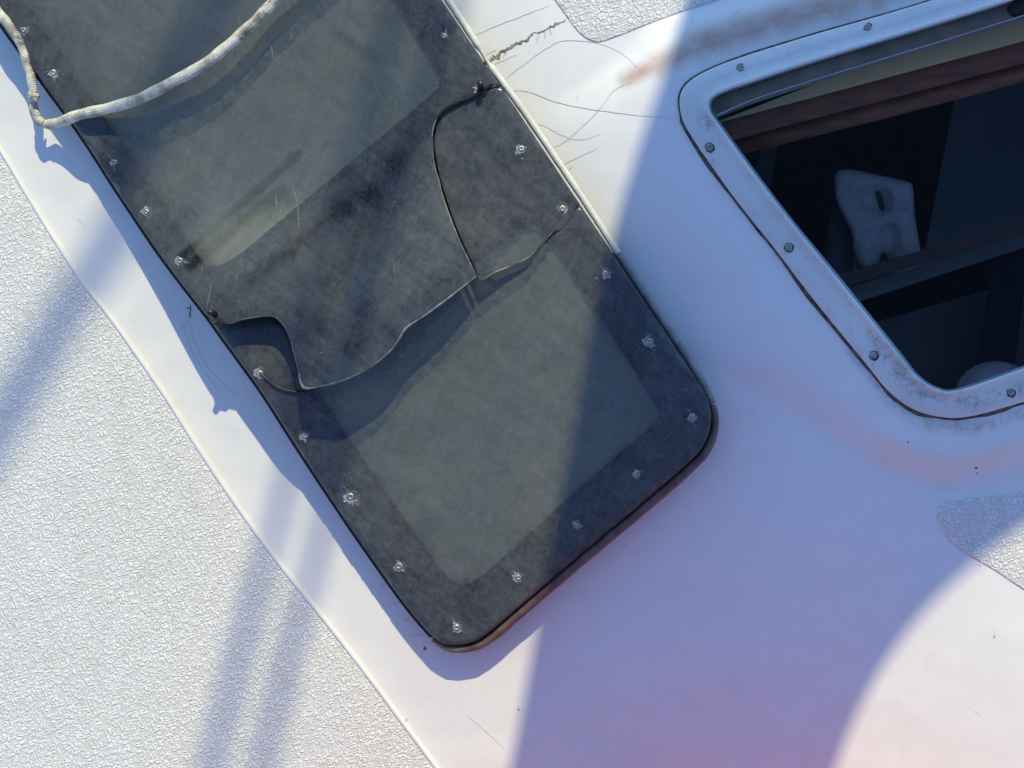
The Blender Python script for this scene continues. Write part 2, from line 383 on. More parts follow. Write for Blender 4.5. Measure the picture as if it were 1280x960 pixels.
for k in range(len(ring)):
    k2 = (k+1) % len(ring); faces.append((ring[k], ring[k2], b0+k2, b0+k))
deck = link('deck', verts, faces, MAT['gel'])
tagit(deck, kind='structure')
wt = link('water', [(-900, -900, -0.9), (900, -900, -0.9), (900, 900, -0.9), (-900, 900, -0.9)], [(0, 1, 2, 3)], MAT['water'], smooth=False)
tagit(wt, kind='structure')

def sheet(name, outline, ztop, thick, mats, parent, spacing=10, bevel=0, bevfn=None, bottom=True, loc=None, holes=(), kind=None, paint=None):
    """solid sheet from a px outline: top surface ztop(px,py) arrays, rounded edge of `bevel` px where bevfn allows"""
    loops = [outline]+list(holes); pts = []; edges = []
    for lp in loops:
        b = len(pts); pts += [Vector(p[:2]) for p in lp]; edges += [(b+i, b+(i+1) % len(lp)) for i in range(len(lp))]
    xs = [p[0] for p in outline]; ys = [p[1] for p in outline]
    GX, GY = np.meshgrid(np.arange(min(xs)+spacing/2, max(xs), spacing), np.arange(min(ys)+spacing/2, max(ys), spacing))
    GX = GX.ravel()+rng.uniform(-.2, .2, GX.size)*spacing; GY = GY.ravel()+rng.uniform(-.2, .2, GY.size)*spacing
    ok = inside(GX, GY, outline)
    for h in holes: ok &= ~inside(GX, GY, h)
    dd = segdist(GX, GY, outline)
    for h in holes: dd = np.minimum(dd, segdist(GX, GY, h))
    ok &= dd > max(bevel*1.3, spacing*0.35)
    pts += [Vector((a, b)) for a, b in zip(GX[ok], GY[ok])]
    if bevel:
        n = len(outline); area = sum(outline[i][0]*outline[(i+1) % n][1]-outline[(i+1) % n][0]*outline[i][1] for i in range(n))
        sg = 1 if area > 0 else -1
        for fr in (0.12, 0.35, 0.7, 1.1):
            for i in range(n):
                a, b = outline[i-1], outline[(i+1) % n]; t = Vector((b[0]-a[0], b[1]-a[1]))
                if t.length < 1e-6: continue
                t.normalize(); q = (outline[i][0]-sg*t.y*fr*bevel, outline[i][1]+sg*t.x*fr*bevel)
                if inside(q[0], q[1], outline)[0] and segdist(q[0], q[1], outline)[0] > fr*bevel*0.8: pts.append(Vector(q))
    v2, e2, f2, *_ = delaunay_2d_cdt(pts, edges, [], 0, 1e-4)
    A = np.array([(v.x, v.y) for v in v2]); F = np.array(f2)
    cen = A[F].mean(axis=1); keep = inside(cen[:, 0], cen[:, 1], outline)
    for h in holes: keep &= ~inside(cen[:, 0], cen[:, 1], h)
    F = F[keep]
    z = ztop(A[:, 0], A[:, 1])
    zt = z.copy()
    if bevel:
        d = np.clip(segdist(A[:, 0], A[:, 1], outline)/bevel, 0, 1); wgt = bevfn(A[:, 0], A[:, 1]) if bevfn else 1.0
        zt = z-wgt*bevel*S*0.9*(1-np.sqrt(1-(1-d)**2))
    V = [at(a, b, c) for (a, b), c in zip(A, zt)]; faces = []; fm = []
    for f in F:
        a, b, c = V[f[0]], V[f[1]], V[f[2]]
        nz = (b-a).cross(c-a).z
        faces.append(tuple(int(q) for q in (f if nz > 0 else f[::-1]))); fm.append(0)
    nt_ = len(faces)
    if thick:
        nb = len(V); V += [at(a, b, c-thick) for (a, b), c in zip(A, z)]
        if bottom:
            for f in faces[:nt_]: faces.append(tuple(nb+q for q in f[::-1])); fm.append(1 if len(mats) > 1 else 0)
        cnt = {}
        for f in faces[:nt_]:
            for i in range(3):
                e = (f[i], f[(i+1) % 3]); cnt[frozenset(e)] = None if frozenset(e) in cnt else e
        for e in cnt.values():
            if e: faces.append((e[1], e[0], nb+e[0], nb+e[1])); fm.append(2 if len(mats) > 2 else 0)
    return link(name, V, faces, list(mats), parent, True, loc, fm if not paint else [paint(fa, A, len(A), q) for fa, q in zip(faces, fm)])
def tube(name, path, rad, mat, parent=None, seg=10, loc=None, squash=1.0, tpl=None):
    """path of world Vectors; rad number or list"""
    n = len(path); rad = rad if isinstance(rad, (list, tuple)) else [rad]*n; V = []; F = []; UV = []; s = 0
    side = None
    for i in range(n):
        t = (path[min(i+1, n-1)]-path[max(i-1, 0)]).normalized()
        up = Vector((0, 0, 1)) if abs(t.z) < 0.9 else Vector((0, 1, 0))
        a = t.cross(up).normalized(); b = a.cross(t).normalized()
        if i: s += (path[i]-path[i-1]).length
        for k in range(seg):
            an = 2*math.pi*k/seg
            V.append(path[i]+a*math.cos(an)*rad[i]+b*math.sin(an)*rad[i]*squash); UV.append((s/0.0030, k/seg))
        if i:
            for k in range(seg): F.append(((i-1)*seg+k, (i-1)*seg+(k+1) % seg, i*seg+(k+1) % seg, i*seg+k))
    F.append(tuple(range(seg))[::-1]); F.append(tuple((n-1)*seg+k for k in range(seg)))
    return link(name, V, F, mat, parent, True, loc, None, UV)
def ribbon(name, pts, wid, mat, parent, zfun=zf1, lift=0.0003, sub=5, jit=0.0):
    P = catmull(pts, sub); n = len(P); V = []; F = []
    if 'hairline' in name: P = [(a+random.uniform(-.45, .45), b+random.uniform(-.45, .45)) for a, b in P]
    for i in range(n):
        a = P[max(i-1, 0)]; b = P[min(i+1, n-1)]; t = Vector((b[0]-a[0], b[1]-a[1])).normalized()
        f = i/(n-1); wd = (wid[0]+(wid[1]-wid[0])*f) if isinstance(wid, tuple) else wid*(0.72 if 'hairline' in name else 1)*(1-0.7*abs(2*f-1)**3)
        wd *= 1+random.uniform(-jit, jit); o = random.uniform(-jit, jit)*wd*0.8
        for sg in (-1, 1):
            x, y = P[i][0]+t.y*(sg*wd/2+o), P[i][1]-t.x*(sg*wd/2+o); V.append(at(x, y, zfun(x, y)+lift))
        V.insert(len(V)-1, at(P[i][0]+t.y*o, P[i][1]-t.x*o, zfun(*P[i])+lift+0.0001))
    for i in range(n-1):
        for k in (0, 1): F.append((3*i+k, 3*i+k+1, 3*i+4+k, 3*i+3+k))
    return link(name, V, F, mat, parent, False)
def z2(s, ox, oy, pts): return [(ox+a/s, oy+b/s) for a, b in pts]

# non-skid areas (parts of the deck moulding)
DL = [(-900,-1130),(-300,-246),(-120,15),(-40,132),(0,190),(30,240),(62,292),(100,350),(142,405),(200,488),(250,566),(300,640),(350,708),(400,770),(450,834),(500,901),(545,962),(620,1070),(900,1470),(1300,2040)]
DLc = catmull(DL, 6)
sheet('non_skid_deck', DLc+[(-1200, 2040), (-1200, -1130)], lambda a, b: zbase(a, b)+0.0010, 0.0016, [MAT['skid']], deck, 45, 3, bottom=False)
PT = catmull([(640,-70),(690,-3),(708,22),(722,40),(735,50),(750,53),(775,45),(810,31),(860,13),(960,-20),(1040,-60),(1000,-300),(700,-330),(520,-240)], 6, True)
sheet('non_skid_pad', PT, lambda a, b: zf(a, b)+0.0009, 0.0015, [MAT['skid']], deck, 22, 3, bottom=False)
PB = catmull([(1178,628),(1172,648),(1180,668),(1200,688),(1240,712),(1290,745),(1400,815),(1650,960),(1750,700),(1650,480),(1400,575),(1280,612),(1210,622)], 6, True)
sheet('non_skid_pad', PB, lambda a, b: zf(a, b)+0.0009, 0.0015, [MAT['skid']], deck, 22, 3, bottom=False)
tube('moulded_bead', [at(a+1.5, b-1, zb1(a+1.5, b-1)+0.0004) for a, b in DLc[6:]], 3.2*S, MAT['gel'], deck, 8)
# cracks in the gelcoat
G = deck
q3 = lambda p: z2(6.4, 560, 0, p); q2 = lambda p: z2(3.048, 420, 0, p)
ribbon('open_crack', q3([(290,505),(340,480),(390,450),(440,405),(500,380),(580,335),(630,325),(660,290),(685,258)]), (5.5, 1.5), MAT['rust'], G, jit=0.5)
ribbon('open_crack', q3([(685,258),(730,264),(790,230),(830,212),(900,180),(940,155)]), (1.4, 2.4), MAT['rust'], G, jit=0.7)
for p in ([(730,262),(718,300),(712,345)], [(770,245),(776,280),(772,305)], [(812,225),(822,255),(832,278)], [(470,405),(455,430),(440,460)]):
    ribbon('hairline_crack', q3(p), 1.3, MAT['crack'], G)
for p, wd, mt in ((q3([(180,298),(430,190),(600,125),(820,40)]), 1.1, 'faint'),
              (q3([(430,665),(520,580),(640,490),(800,380),(940,322)])+q2([(1000,165),(1090,205),(1160,270)]), 1.0, 'faint'),
              (q2([(650,350),(720,347),(860,395),(1000,420),(1150,440),(1280,450)]), 1.0, 'crack'),
              (q2([(730,472),(790,478),(860,515),(930,533),(1010,508)]), 0.9, 'faint'),
              (q2([(795,565),(860,548),(930,490),(1000,420),(1060,345),(1130,310)]), 0.9, 'faint'),
              (q2([(845,635),(900,610),(1000,562)]), 0.9, 'faint'), (q2([(865,665),(905,630)]), 0.8, 'faint'),
              (q3([(300,440),(395,395)]), 0.9, 'faint'), (q3([(350,522),(450,480),(555,430)]), 0.9, 'faint'),
              (z2(2.909,840,0,[(0,220),(150,155),(300,110),(450,65),(620,15)]), 1.0, 'crack'),
              (z2(3.048,0,300,[(715,300),(760,440),(820,520),(900,600)]), 0.8, 'faint'),
              (z2(3.048,0,300,[(690,310),(730,420),(790,520),(860,590)]), 0.8, 'faint'),
              (z2(3.048,0,300,[(675,355),(722,300)]), 0.9, 'faint'),
              (z2(3.048,0,300,[(727,245),(724,275),(722,298)]), 2.2, 'rust')):
    ribbon('hairline_crack', p, wd, MAT[mt], G)
for p in ([(185,500),(235,470)], [(270,620),(320,598)], [(335,730),(390,710)], [(390,820),(480,825)], [(600,955),(620,915)], [(820,890),(850,940)], [(915,815),(950,855)]):
    ribbon('hairline_crack', z2(5.333, 440, 640, [p[0], ((p[0][0]+p[1][0])/2+2, (p[0][1]+p[1][1])/2), p[1]]), 0.9, MAT['crack'], G)
for p in ([(723,738),(732,748)], [(700,745),(706,750)], [(583,893),(630,935)]):
    ribbon('hairline_crack', p, 0.7, MAT['faint'], G)
def blob(name, px, py, r, mat, parent, h=0.0006, n=14, irr=0.35, zfun=zf1, base=None):
    z0 = zfun(px, py) if base is None else base; V = [at(px, py, z0+h)]; F = []
    for k in range(n):
        a = 2*math.pi*k/n; rr = r*(1+random.uniform(-irr, irr)); x, y = px+rr*math.cos(a), py+rr*math.sin(a)
        V.append(at(x, y, (zfun(x, y) if base is None else base)-0.0002))
    for k in range(n): F.append((0, 1+(k+1) % n, 1+k))
    return link(name, V, F, mat, parent, True, at(px, py, z0))
for x, y, r in ((531, 811, 3.2), (1220, 585, 2.2), (1221, 592, 1.6), (648, 887, 1.6), (235, 385, 2.0), (602, 832, 0.9), (746, 640, 1.0), (1048, 760, 0.9), (960, 933, 0.8), (1135, 553, 1.2), (780, 683, 1.2)):
    blob('dirt_fleck', x, y, r, MAT['rust'], G)

def in_gel(x, y): return uof(x, y) > -90 and (uof(x, y) > 470 or uof(x, y) < -30) and not inside(x, y, HOc)[0]
_k = 0
while _k < 34:
    x, y = random.uniform(20, 1270), random.uniform(10, 950)
    if not in_gel(x, y): continue
    _k += 1
    if _k % 3: blob('dirt_fleck', x, y, random.uniform(0.5, 1.1), MAT['rust'], G, 0.0003, 7)
    else:
        a = random.uniform(0, 3.14); L = random.uniform(5, 16); ribbon('hairline_scratch', [(x, y), (x+L*.5*math.cos(a)+1, y+L*.5*math.sin(a)), (x+L*math.cos(a), y+L*math.sin(a))], 0.6, MAT['faint'], G)
# ------------------------------------------------------------------ the long tinted side window
LE0 = [(-250,-350),(-120,-155),(-50,-48),(0,28),(30,70),(60,112),(100,167),(150,244),(200,318),(240,371),(258,394)]
LE1 = [(258,394),(300,452),(330,494),(380,572),(440,662),(500,747),(530,784),(545,799),(562,806),(590,803),(612,790),(650,758),(720,698),(800,631),(860,579),(880,556),(889,528),(885,500),(868,470),(812,386),(765,315),(724,254)]
RE = [(724,254),(700,218),(660,158),(626,107)]
RE2 = [(626,107),(600,70),(548,-6),(480,-110),(330,-350)]
K = [(258,394),(270,400),(287,405),(308,399),(338,396),(350,402),(361,420),(368,445),(374,468),(380,485),(400,484),(430,476),(458,463),(480,447),(496,430),(508,411),(530,396),(560,374),(596,346)]
KB = [(596,346),(603,351),(620,341),(642,332),(660,323),(675,308),(690,292),(706,283),(724,254)]
CR = [(596,346),(588,328),(575,300),(563,270),(553,240),(545,210),(541,180),(544,155),(555,138),(575,125),(601,114),(626,107)]
c_ = lambda p, s=5: catmull(p, s)
polyA = c_(LE0)+c_(K)[1:]+c_(CR)[1:]+c_(RE2)[1:]
polyC = c_(LE1)+c_(KB[::-1])[1:31]+c_([(590,322),(560,350),(520,372),(480,402),(440,436),(400,444),(378,452),(374,468)]+[])[:-1]+c_(K[:9][::-1])[:-1]
crB = [(a+2.4, b+0.8) for a, b in CR]
polyB = c_(KB)[:-1]+c_(RE)+c_(crB[::-1])[1:-1]
outerW = c_(LE0)+c_(LE1)[1:]+c_(RE)[1:]+c_(RE2)[1:]
Kc = c_(K); KBc = c_(KB); allK = Kc+KBc
PT_TOP = 0.0265
hm = lambda off: off*S*0.81
def liftA(x, y):
    L = np.interp(x, [200, 262, 345, 430, 500, 560, 600, 660], [34, 50, 60, 72, 66, 52, 36, 14]); d = segdist(x, y, Kc, False)
    return hm(L*np.exp(-(d/120)**2))
def liftB(x, y):
    L = np.interp(x, [540, 600, 650, 705], [24, 26, 14, 0]); d = segdist(x, y, KBc, False)
    return hm(L*np.exp(-(d/110)**2))
def liftC(x, y): return hm(25*np.exp(-(((x-312)**2+(y-470)**2)/98**2)**2))
outc = lambda x, y: sstep(14, 5, -segdist(x, y, outerW)) if False else np.where(segdist(x, y, outerW) < 7.5, 1.0, 0.18)
OPL = catmull([(672,282),(700,318),(740,380),(785,450),(812,495),(822,512),(820,524),(808,538),(770,570),(700,632),(620,705),(600,721),(580,730),(566,726),(550,710),(500,640),(440,553),(400,492),(392,476),(402,464),(470,420),(560,355),(640,296),(658,283)], 5, True)
OPU = catmull([(548,92),(549,106),(535,122),(480,168),(420,218),(350,276),(290,324),(262,332),(246,318),(200,248),(130,146),(80,72),(30,0),(-40,-110),(-20,-160),(300,-320),(380,-200),(495,0),(535,66)], 5, True)
win = thing('side_window', at(430, 400, zb1(430, 400)), 'long dark tinted side window held by screws, its acrylic cracked and lifting across the middle', 'window')
wm = [MAT['film'], MAT['clear'], MAT['edge'], MAT['mask']]
BAND = {}
def paint(fa, A, nb, q):
    if q != 1: return q
    k = id(A)
    if k not in BAND:
        BAND.clear(); x, y = A[:, 0], A[:, 1]; d = np.full(x.shape, 1e3)
        for o_ in (OPU, OPL): d = np.minimum(d, np.where(inside(x, y, o_), -1, segdist(x, y, o_)))
        BAND[k] = d
    return 3 if min(BAND[k][i-nb] for i in fa) > 3 else 1
o = sheet('acrylic_panel', polyA, lambda x, y: zbase(x, y)+PT_TOP+liftA(x, y), 0.0045, wm, win, 9, 5, outc, paint=paint); o['label'] = 'upper broken acrylic panel with its lower edge lifted'
o = sheet('acrylic_panel', polyB, lambda x, y: zbase(x, y)+PT_TOP+liftB(x, y), 0.0045, wm, win, 10, 4, outc, paint=paint); o['label'] = 'small broken acrylic piece beside the curved crack'
o = sheet('acrylic_panel', polyC, lambda x, y: zbase(x, y)+PT_TOP+liftC(x, y), 0.0045, wm, win, 9, 6, outc, paint=paint); o['label'] = 'lower acrylic panel with rounded bottom corners'
def inset(poly, d):
    n = len(poly); area = sum(poly[i][0]*poly[(i+1) % n][1]-poly[(i+1) % n][0]*poly[i][1] for i in range(n)); sg = 1 if area > 0 else -1; out = []
    for i in range(n):
        a, b = poly[i-1], poly[(i+1) % n]; t = Vector((b[0]-a[0], b[1]-a[1]))
        if t.length < 1e-6: continue
        t.normalize(); out.append((poly[i][0]-sg*t.y*d, poly[i][1]+sg*t.x*d))
    return out
sheet('window_surround', inset(outerW, 5), lambda x, y: zbase(x, y)+0.0217, 0.003, [MAT['mask']], win, 40, holes=(OPL, OPU))
o = sheet('backing_board', inset(outerW, 30), lambda x, y: zbase(x, y)+0.0180, 0.002, [MAT['back']], win, 60)
# black gasket wall under the panel, standing a little proud on the left
V = []; F = []
go_ = outerW; gi = inset(outerW, 9); gp = inset(outerW, -3.5)
n = len(gi)
lw = [1.0 if (p[0]*0.82-p[1]*0.57) < 40 and p[1] < 795 else 0.0 for p in outerW]
OUT = [((gp[i][0]*lw[i]+outerW[i][0]*(1-lw[i])) , (gp[i][1]*lw[i]+outerW[i][1]*(1-lw[i]))) for i in range(n)]
for i in range(n):
    a, b = OUT[i], gi[i]; j = random.uniform(-0.4, 0.4)
    V += [at(a[0]+j, a[1]+j, zb1(*a)-0.001), at(a[0]+j, a[1]+j, zb1(*a)+0.0200), at(*b, zb1(*b)+0.0212), at(*b, zb1(*b)-0.001)]
for i in range(n):
    j = (i+1) % n
    for k in range(3): F.append((4*i+k, 4*j+k, 4*j+k+1, 4*i+k+1))
link('gasket', V, F, MAT['gasket'], win, False)
MAT['fresh'] = simple('fresh_broken_edge', (0.17, 0.18, 0.165), 0.35, 0.6, var=0.5, vs=260, bmp=0.0004)
def lip(pts, fn, w0):
    P = catmull(pts, 7); n = len(P)
    tube('broken_edge', [at(a, b, zb1(a, b)+PT_TOP-0.0006+float(np.atleast_1d(fn(a, b))[0])) for a, b in P], [(w0*(0.35+0.65*abs(math.sin(i*0.23)*math.sin(i*0.071+1)))+random.uniform(0, .25))*S for i in range(n)], MAT['fresh'], win, 6)
lip([(a-0.4, b-0.8) for a, b in K[8:]], liftA, 1.8); lip([(a-1, b) for a, b in CR[:9]], liftA, 0.9); lip([(a, b-1) for a, b in KB[1:-2]], liftB, 1.5); lip([(a, b-1) for a, b in K[2:9]], liftA, 0.8)
# sealant beads; the upper edge is coloured cream where sunlit, grey where shaded
bp = c_([(540,796),(562,808.5),(592,806),(614,794),(652,761),(722,701),(802,634),(862,582),(883,558),(892,530),(889,505)], 6)
tube('sealant_bead', [at(a+1.2, b+1.6, zb1(a, b)+0.0165) for a, b in bp], [ (4.6+2.4*math.sin(math.pi*i/(len(bp)-1))+random.uniform(-.25,.25))*S for i in range(len(bp))], MAT['brown'], win, 10, squash=1.6)
bp = c_([(889,505),(871,469),(815,384),(768,314)], 8)
tube('sealant_bead', [at(a+1, b, zb1(a, b)+0.0165) for a, b in bp], [(4.9+random.uniform(-.2,.2))*S for _ in bp], MAT['shaded_edge'], win, 10, squash=1.6)
bp = c_([(326,-350),(470,-130),(551,-8),(575,28),(600,67),(609,82),(640,124),(664,158),(704,217),(742,274),(770,318)], 9)
rr = [ (4.2+random.uniform(-.25,.25))*S*(0.55 if abs(p[0]-603) < 7 else 1) for p in bp]
o = tube('sealant_bead', [at(a+2.5, b-1.5, zb1(a, b)+0.020) for a, b in bp], rr, MAT['cream'], win, 10, squash=1.2); o['label'] = 'bead along the upper edge of the window, coloured cream where sunlit'
blob('sealant_void', 604, 80, 4.2, MAT['black'], win, 0.0008, base=zb1(604, 80)+0.0255)

def zwin(x, y):
    if inside(x, y, polyC)[0]: l = liftC(x, y)
    elif inside(x, y, polyB)[0]: l = liftB(x, y)
    else: l = liftA(x, y)
    return float(zbase(x, y)+PT_TOP+np.atleast_1d(l)[0])
# screws of the window: head, and the chipped acrylic round it
def screw_mesh(name, r, h, mat, parent, loc):
    bm = bmesh.new(); prof = [(0, h*0.55), (r*0.2, h*0.6), (r*0.26, h*1.0), (r*0.6, h*0.95), (r*0.85, h*0.7), (r, 0.0)]; N = 16; rings = []
    for i, (q, z) in enumerate(prof):
        if i == 0: rings.append([bm.verts.new((0, 0, z))]); continue
        rings.append([bm.verts.new((q*math.cos(2*math.pi*k/N)*(1.0 if i > 2 or k % 4 else 1.9), q*math.sin(2*math.pi*k/N)*(1.0 if i > 2 or k % 4 else 1.9), z)) for k in range(N)])
    for k in range(N): bm.faces.new((rings[0][0], rings[1][k], rings[1][(k+1) % N]))
    for i in range(1, len(rings)-1):
        for k in range(N): bm.faces.new((rings[i][k], rings[i+1][k], rings[i+1][(k+1) % N], rings[i][(k+1) % N]))
    me = bpy.data.meshes.new(name); bm.to_mesh(me); bm.free(); me.materials.append(mat)
    for p in me.polygons: p.use_smooth = True
    o = bpy.data.objects.new(name, me); COL.objects.link(o); o.parent = parent; o.location = Vector(loc)-wloc(parent); return o
def chip_mesh(parent, r, seed):
    rd = random.Random(seed); N = 22; V = []; F = []; ecc = rd.uniform(0, 6.28)
    gap = rd.uniform(0, 6.28)
    for k in range(N):
        a = 2*math.pi*k/N; el = 1+0.35*math.cos(a-ecc)**3; j = rd.uniform(-.22, .22)
        thin = 0.35 if abs((a-gap+math.pi) % (2*math.pi)-math.pi) < 0.7 else 1
        r0 = r*0.55*(1+j*0.3); r2 = r0+r*(0.5+j)*el*thin
        V += [Vector((r0*math.cos(a), r0*math.sin(a), 0.0002)), Vector(((r0+r2)/2*math.cos(a+.05), (r0+r2)/2*math.sin(a+.05), 0.0003+0.0008*rd.random()*thin)), Vector((r2*math.cos(a), r2*math.sin(a), -0.0001))]
    for k in range(N):
        j = (k+1) % N
        for q in (0, 1): F.append((3*k+q, 3*k+q+1, 3*j+q+1, 3*j+q))
    for _ in range((rd.random() < .35)):        # splinters next to the hole
        a = rd.uniform(3.2, 5.2); d = r*rd.uniform(1.3, 1.9); c = Vector((d*math.cos(a), d*math.sin(a), 0)); b = len(V); s_ = r*rd.uniform(.2, .38)
        V += [c+Vector((0, 0, .0008)), c+Vector((s_, 0.3*s_, -.0002)), c+Vector((-.3*s_, s_, -.0002)), c+Vector((-s_, -.4*s_, -.0002)), c+Vector((.4*s_, -s_, -.0002))]
        F += [(b, b+1, b+2), (b, b+2, b+3), (b, b+3, b+4), (b, b+4, b+1)]
    me = bpy.data.meshes.new('chipped_rim'); me.from_pydata(V, [], F); me.materials.append(MAT['chip'])
    o = bpy.data.objects.new('chipped_rim', me); COL.objects.link(o); o.parent = parent; return o
WS = [(555,45,5),(652,186,6),(703,261,6.2),(757,342,5.2),(812,427,6.5),(865,521,6),(797,592,5.2),(721,657,5.4),(648,722,6),(571,785,7),(499,708,7.4),(438,621,7.2),(381,544,6.5),(325,467,6.5),(268,393,6.5),(225,326,6),(183,265,5.5),(143,203,5.5),(67,91,6),(30,38,5.5),(601,112,6.5)]
for i, (x, y, r) in enumerate(WS):
    z = zwin(x, y)
    s_ = screw_mesh('screw', r*S*0.72, 0.0012, MAT['steel'], win, at(x, y, z-0.0002)); s_.rotation_euler.z = random.uniform(0, 1.5)
    chip_mesh(s_, r*S*random.uniform(.85, 1.3), 100+i); s_.scale.z = random.uniform(.7, 1.3)
    if i in (20, 14):
        s_['label'] = 'screw standing up out of the acrylic with black sealant on it'
        p = wloc(s_); tube('black_plug', [p+Vector((0, 0, 0)), p+Vector((0, 0.0015, 0.005)), p+Vector((0, 0.002, 0.0085)), p+Vector((0, 0.002, 0.0098))], [0.0030, 0.0024, 0.0026, 0.0015], MAT['black'], s_, 10)
for i, (x, y, r) in enumerate(WS):
    if i % 3 == 1: continue
    for _ in range(2):
        a = random.uniform(0, 6.28); L = random.uniform(1.3, 2.4)*r
        if not inside(x+(L+4)*math.cos(a), y+(L+4)*math.sin(a), outerW)[0] or segdist(x, y, allK, False)[0] < 25: continue
        ribbon('stress_crack', [(x+r*.8*math.cos(a), y+r*.8*math.sin(a)), (x+L*.6*math.cos(a+.2), y+L*.6*math.sin(a+.2)), (x+L*math.cos(a), y+L*math.sin(a))], (1.0, .4), MAT['chip'], win, zwin, 0.0003)
def wline(name, pts, wpx, mat, lift=0.0004, sub=5, jit=0.0): return ribbon(name, pts, wpx, mat, win, zwin, lift, sub, jit)
# black sealant threads and cracks on the window
def zw_tube(name, pts, r, mat, up=0.0012):
    P = catmull(pts, 5); n = len(P)
    return tube(name, [at(a, b, zwin(a, b)+up) for a, b in P], [r*S*(0.45+0.55*math.sin(math.pi*min(1, (i+1)/n*1.0))**.5) for i in range(n)], mat, win, 8)
zw_tube('sealant_thread', [(616,104),(602,114),(590,121),(572,128),(556,137),(546,148)], 2.6, MAT['black'])
zw_tube('sealant_thread', [(325,467),(335,475),(345,483),(362,489),(380,490),(392,487)], 1.9, MAT['black'])
blob('sealant_lump', 604, 117, 7, MAT['black'], win, 0.002, base=zwin(604, 117))
blob('sealant_lump', 275, 401, 7, MAT['gasket'], win, 0.002, base=zwin(272, 398))
MAT['scratch'] = simple('pale_scratch', (0.20, 0.21, 0.205), 0.7, 0.3, var=0.5, vs=700)
for p in ([(335,40),(339,58),(342,77)], [(366,232),(372,258),(374,290)], [(345,240),(344,265)], [(540,205),(548,222),(552,240)], [(300,10),(298,30)], [(498,100),(503,112)], [(700,470),(704,492)],
          [(610,640),(612,655)], [(258,385),(264,352)], [(365,40),(362,52)], [(640,410),(652,398)], [(400,440),(418,452)], [(205,150),(208,160)], [(462,90),(470,110),(475,125)]):
    wline('scratch', p if len(p) > 2 else [p[0], ((p[0][0]+p[1][0])/2+1, (p[0][1]+p[1][1])/2), p[1]], 0.9, MAT['scratch'], 0.0003)

_k = 0
MAT['dull'] = simple('dull_scratch', (0.13, 0.14, 0.145), 0.7, 0.3, var=0.4, vs=700)
while _k < 46:
    x, y = random.uniform(10, 880), random.uniform(5, 790)
    if not inside(x, y, inset(outerW, 14))[0] or segdist(x, y, allK, False)[0] < 26 or segdist(x, y, CR, False)[0] < 20: continue
    _k += 1; a = random.choice((R(75), R(80), R(-38), R(-42), R(60)))+random.uniform(-.15, .15); L = random.uniform(6, 26); c1 = random.uniform(-2, 2)
    if min(segdist([x+L*math.cos(a)], [y+L*math.sin(a)], allK, False)[0], segdist([x+L*math.cos(a)], [y+L*math.sin(a)], outerW)[0]) < 12: continue
    wline('scratch', [(x, y), (x+L*.5*math.cos(a)+c1, y+L*.5*math.sin(a)), (x+L*math.cos(a), y+L*math.sin(a))], random.uniform(.5, 1.0), MAT['dull'], 0.0003)
# ------------------------------------------------------------------ rope
rp = [(420,-70,14),(352,-8,14),(333,12,14),(300,44,16),(266,73,17),(222,99,16),(178,122,14),(132,136,9),(98,144,4.5),(66,155,8),(50,152,10),(43,139,11),(42,120,13),(38,95,15),(30,64,17),(14,36,19),(-8,4,19),(-60,-80,19),(-160,-240,19)]
def zrope(x, y, h):
    return zb1(x, y)+h
P3 = catmull([(a, b, (PT_TOP*1000+4.2+h-4 if a > 88 and b < 170 else 8+h)) for a, b, h in rp], 10)
P3 = [(a+0.7*math.sin(i*0.31)+0.4*math.sin(i*0.83), b, c) for i, (a, b, c) in enumerate(P3)]
rw = [at(a, b, zb1(a, b)+c/1000) for a, b, c in P3]
rt = [((6.6 if p[0] > 60 else 5.6)+0.35*math.sin(i*0.7))*S for i, p in enumerate(P3)]
rope = thing('rope', rw[90], 'weathered cream braided rope curving across the top of the dark window', 'rope')
tube('braided_line', rw, rt, MAT['rope'], rope, 14)
kz = zb1(44, 118)+0.022
tube('frayed_strand', [at(36, 116, kz+.004), at(41, 119, kz+.0055), at(47, 119, kz+.004), at(49, 121, kz+.001)], [2.2*S, 2.6*S, 2.8*S, 1.6*S], MAT['rope'], rope, 8)

# ------------------------------------------------------------------ hatch
hat = thing('hatch', at(1250, 200, 0.05), 'pale aluminium framed hatch with rounded corners and clear glass over the dark cabin', 'hatch')
def hz(x, y): return float(zbase(x, y))+0.009
prof = [(-0.02, -0.001), (0.0, 0.0022), (0.06, 0.0034), (0.5, 0.0040), (0.84, 0.0040), (0.88, 0.0058), (0.97, 0.0062), (1.02, 0.0052), (1.03, -0.016), (1.10, -0.020)]
V = []; F = []; n = len(HOc); m_ = len(prof)
for a, b in zip(HOc, HIc):
    for t, z in prof:
        x, y = a[0]+(b[0]-a[0])*t, a[1]+(b[1]-a[1])*t; V.append(at(x, y, hz(a[0], a[1])+z))
for i in range(n):
    j = (i+1) % n
    for k in range(m_-1): F.append((i*m_+k, j*m_+k, j*m_+k+1, i*m_+k+1))
link('hatch_frame', V, F, MAT['alu'], hat)
V = []; F = []
for i, (a, b) in enumerate(zip(HOc, HIc)):
    low = 1 if a[0] < 1260 and a[1] > 150 else 0.3
    wdt = (0.075+0.05*low*(1+math.sin(i*0.37)*0.6+math.sin(i*0.91)*0.4)+random.uniform(-.012, .012)*low)
    for t, z in ((-wdt, -0.0006), (-wdt*0.6, 0.0012), (0.06, 0.0014), (0.06, -0.002)):
        x, y = a[0]+(b[0]-a[0])*t, a[1]+(b[1]-a[1])*t; V.append(at(x, y, hz(a[0], a[1])+z))
for i in range(n):
    j = (i+1) % n
    for k in range(3): F.append((i*4+k, j*4+k, j*4+k+1, i*4+k+1))
link('bedding_sealant', V, F, MAT['grime'], hat)
gz = 0.052-0.012
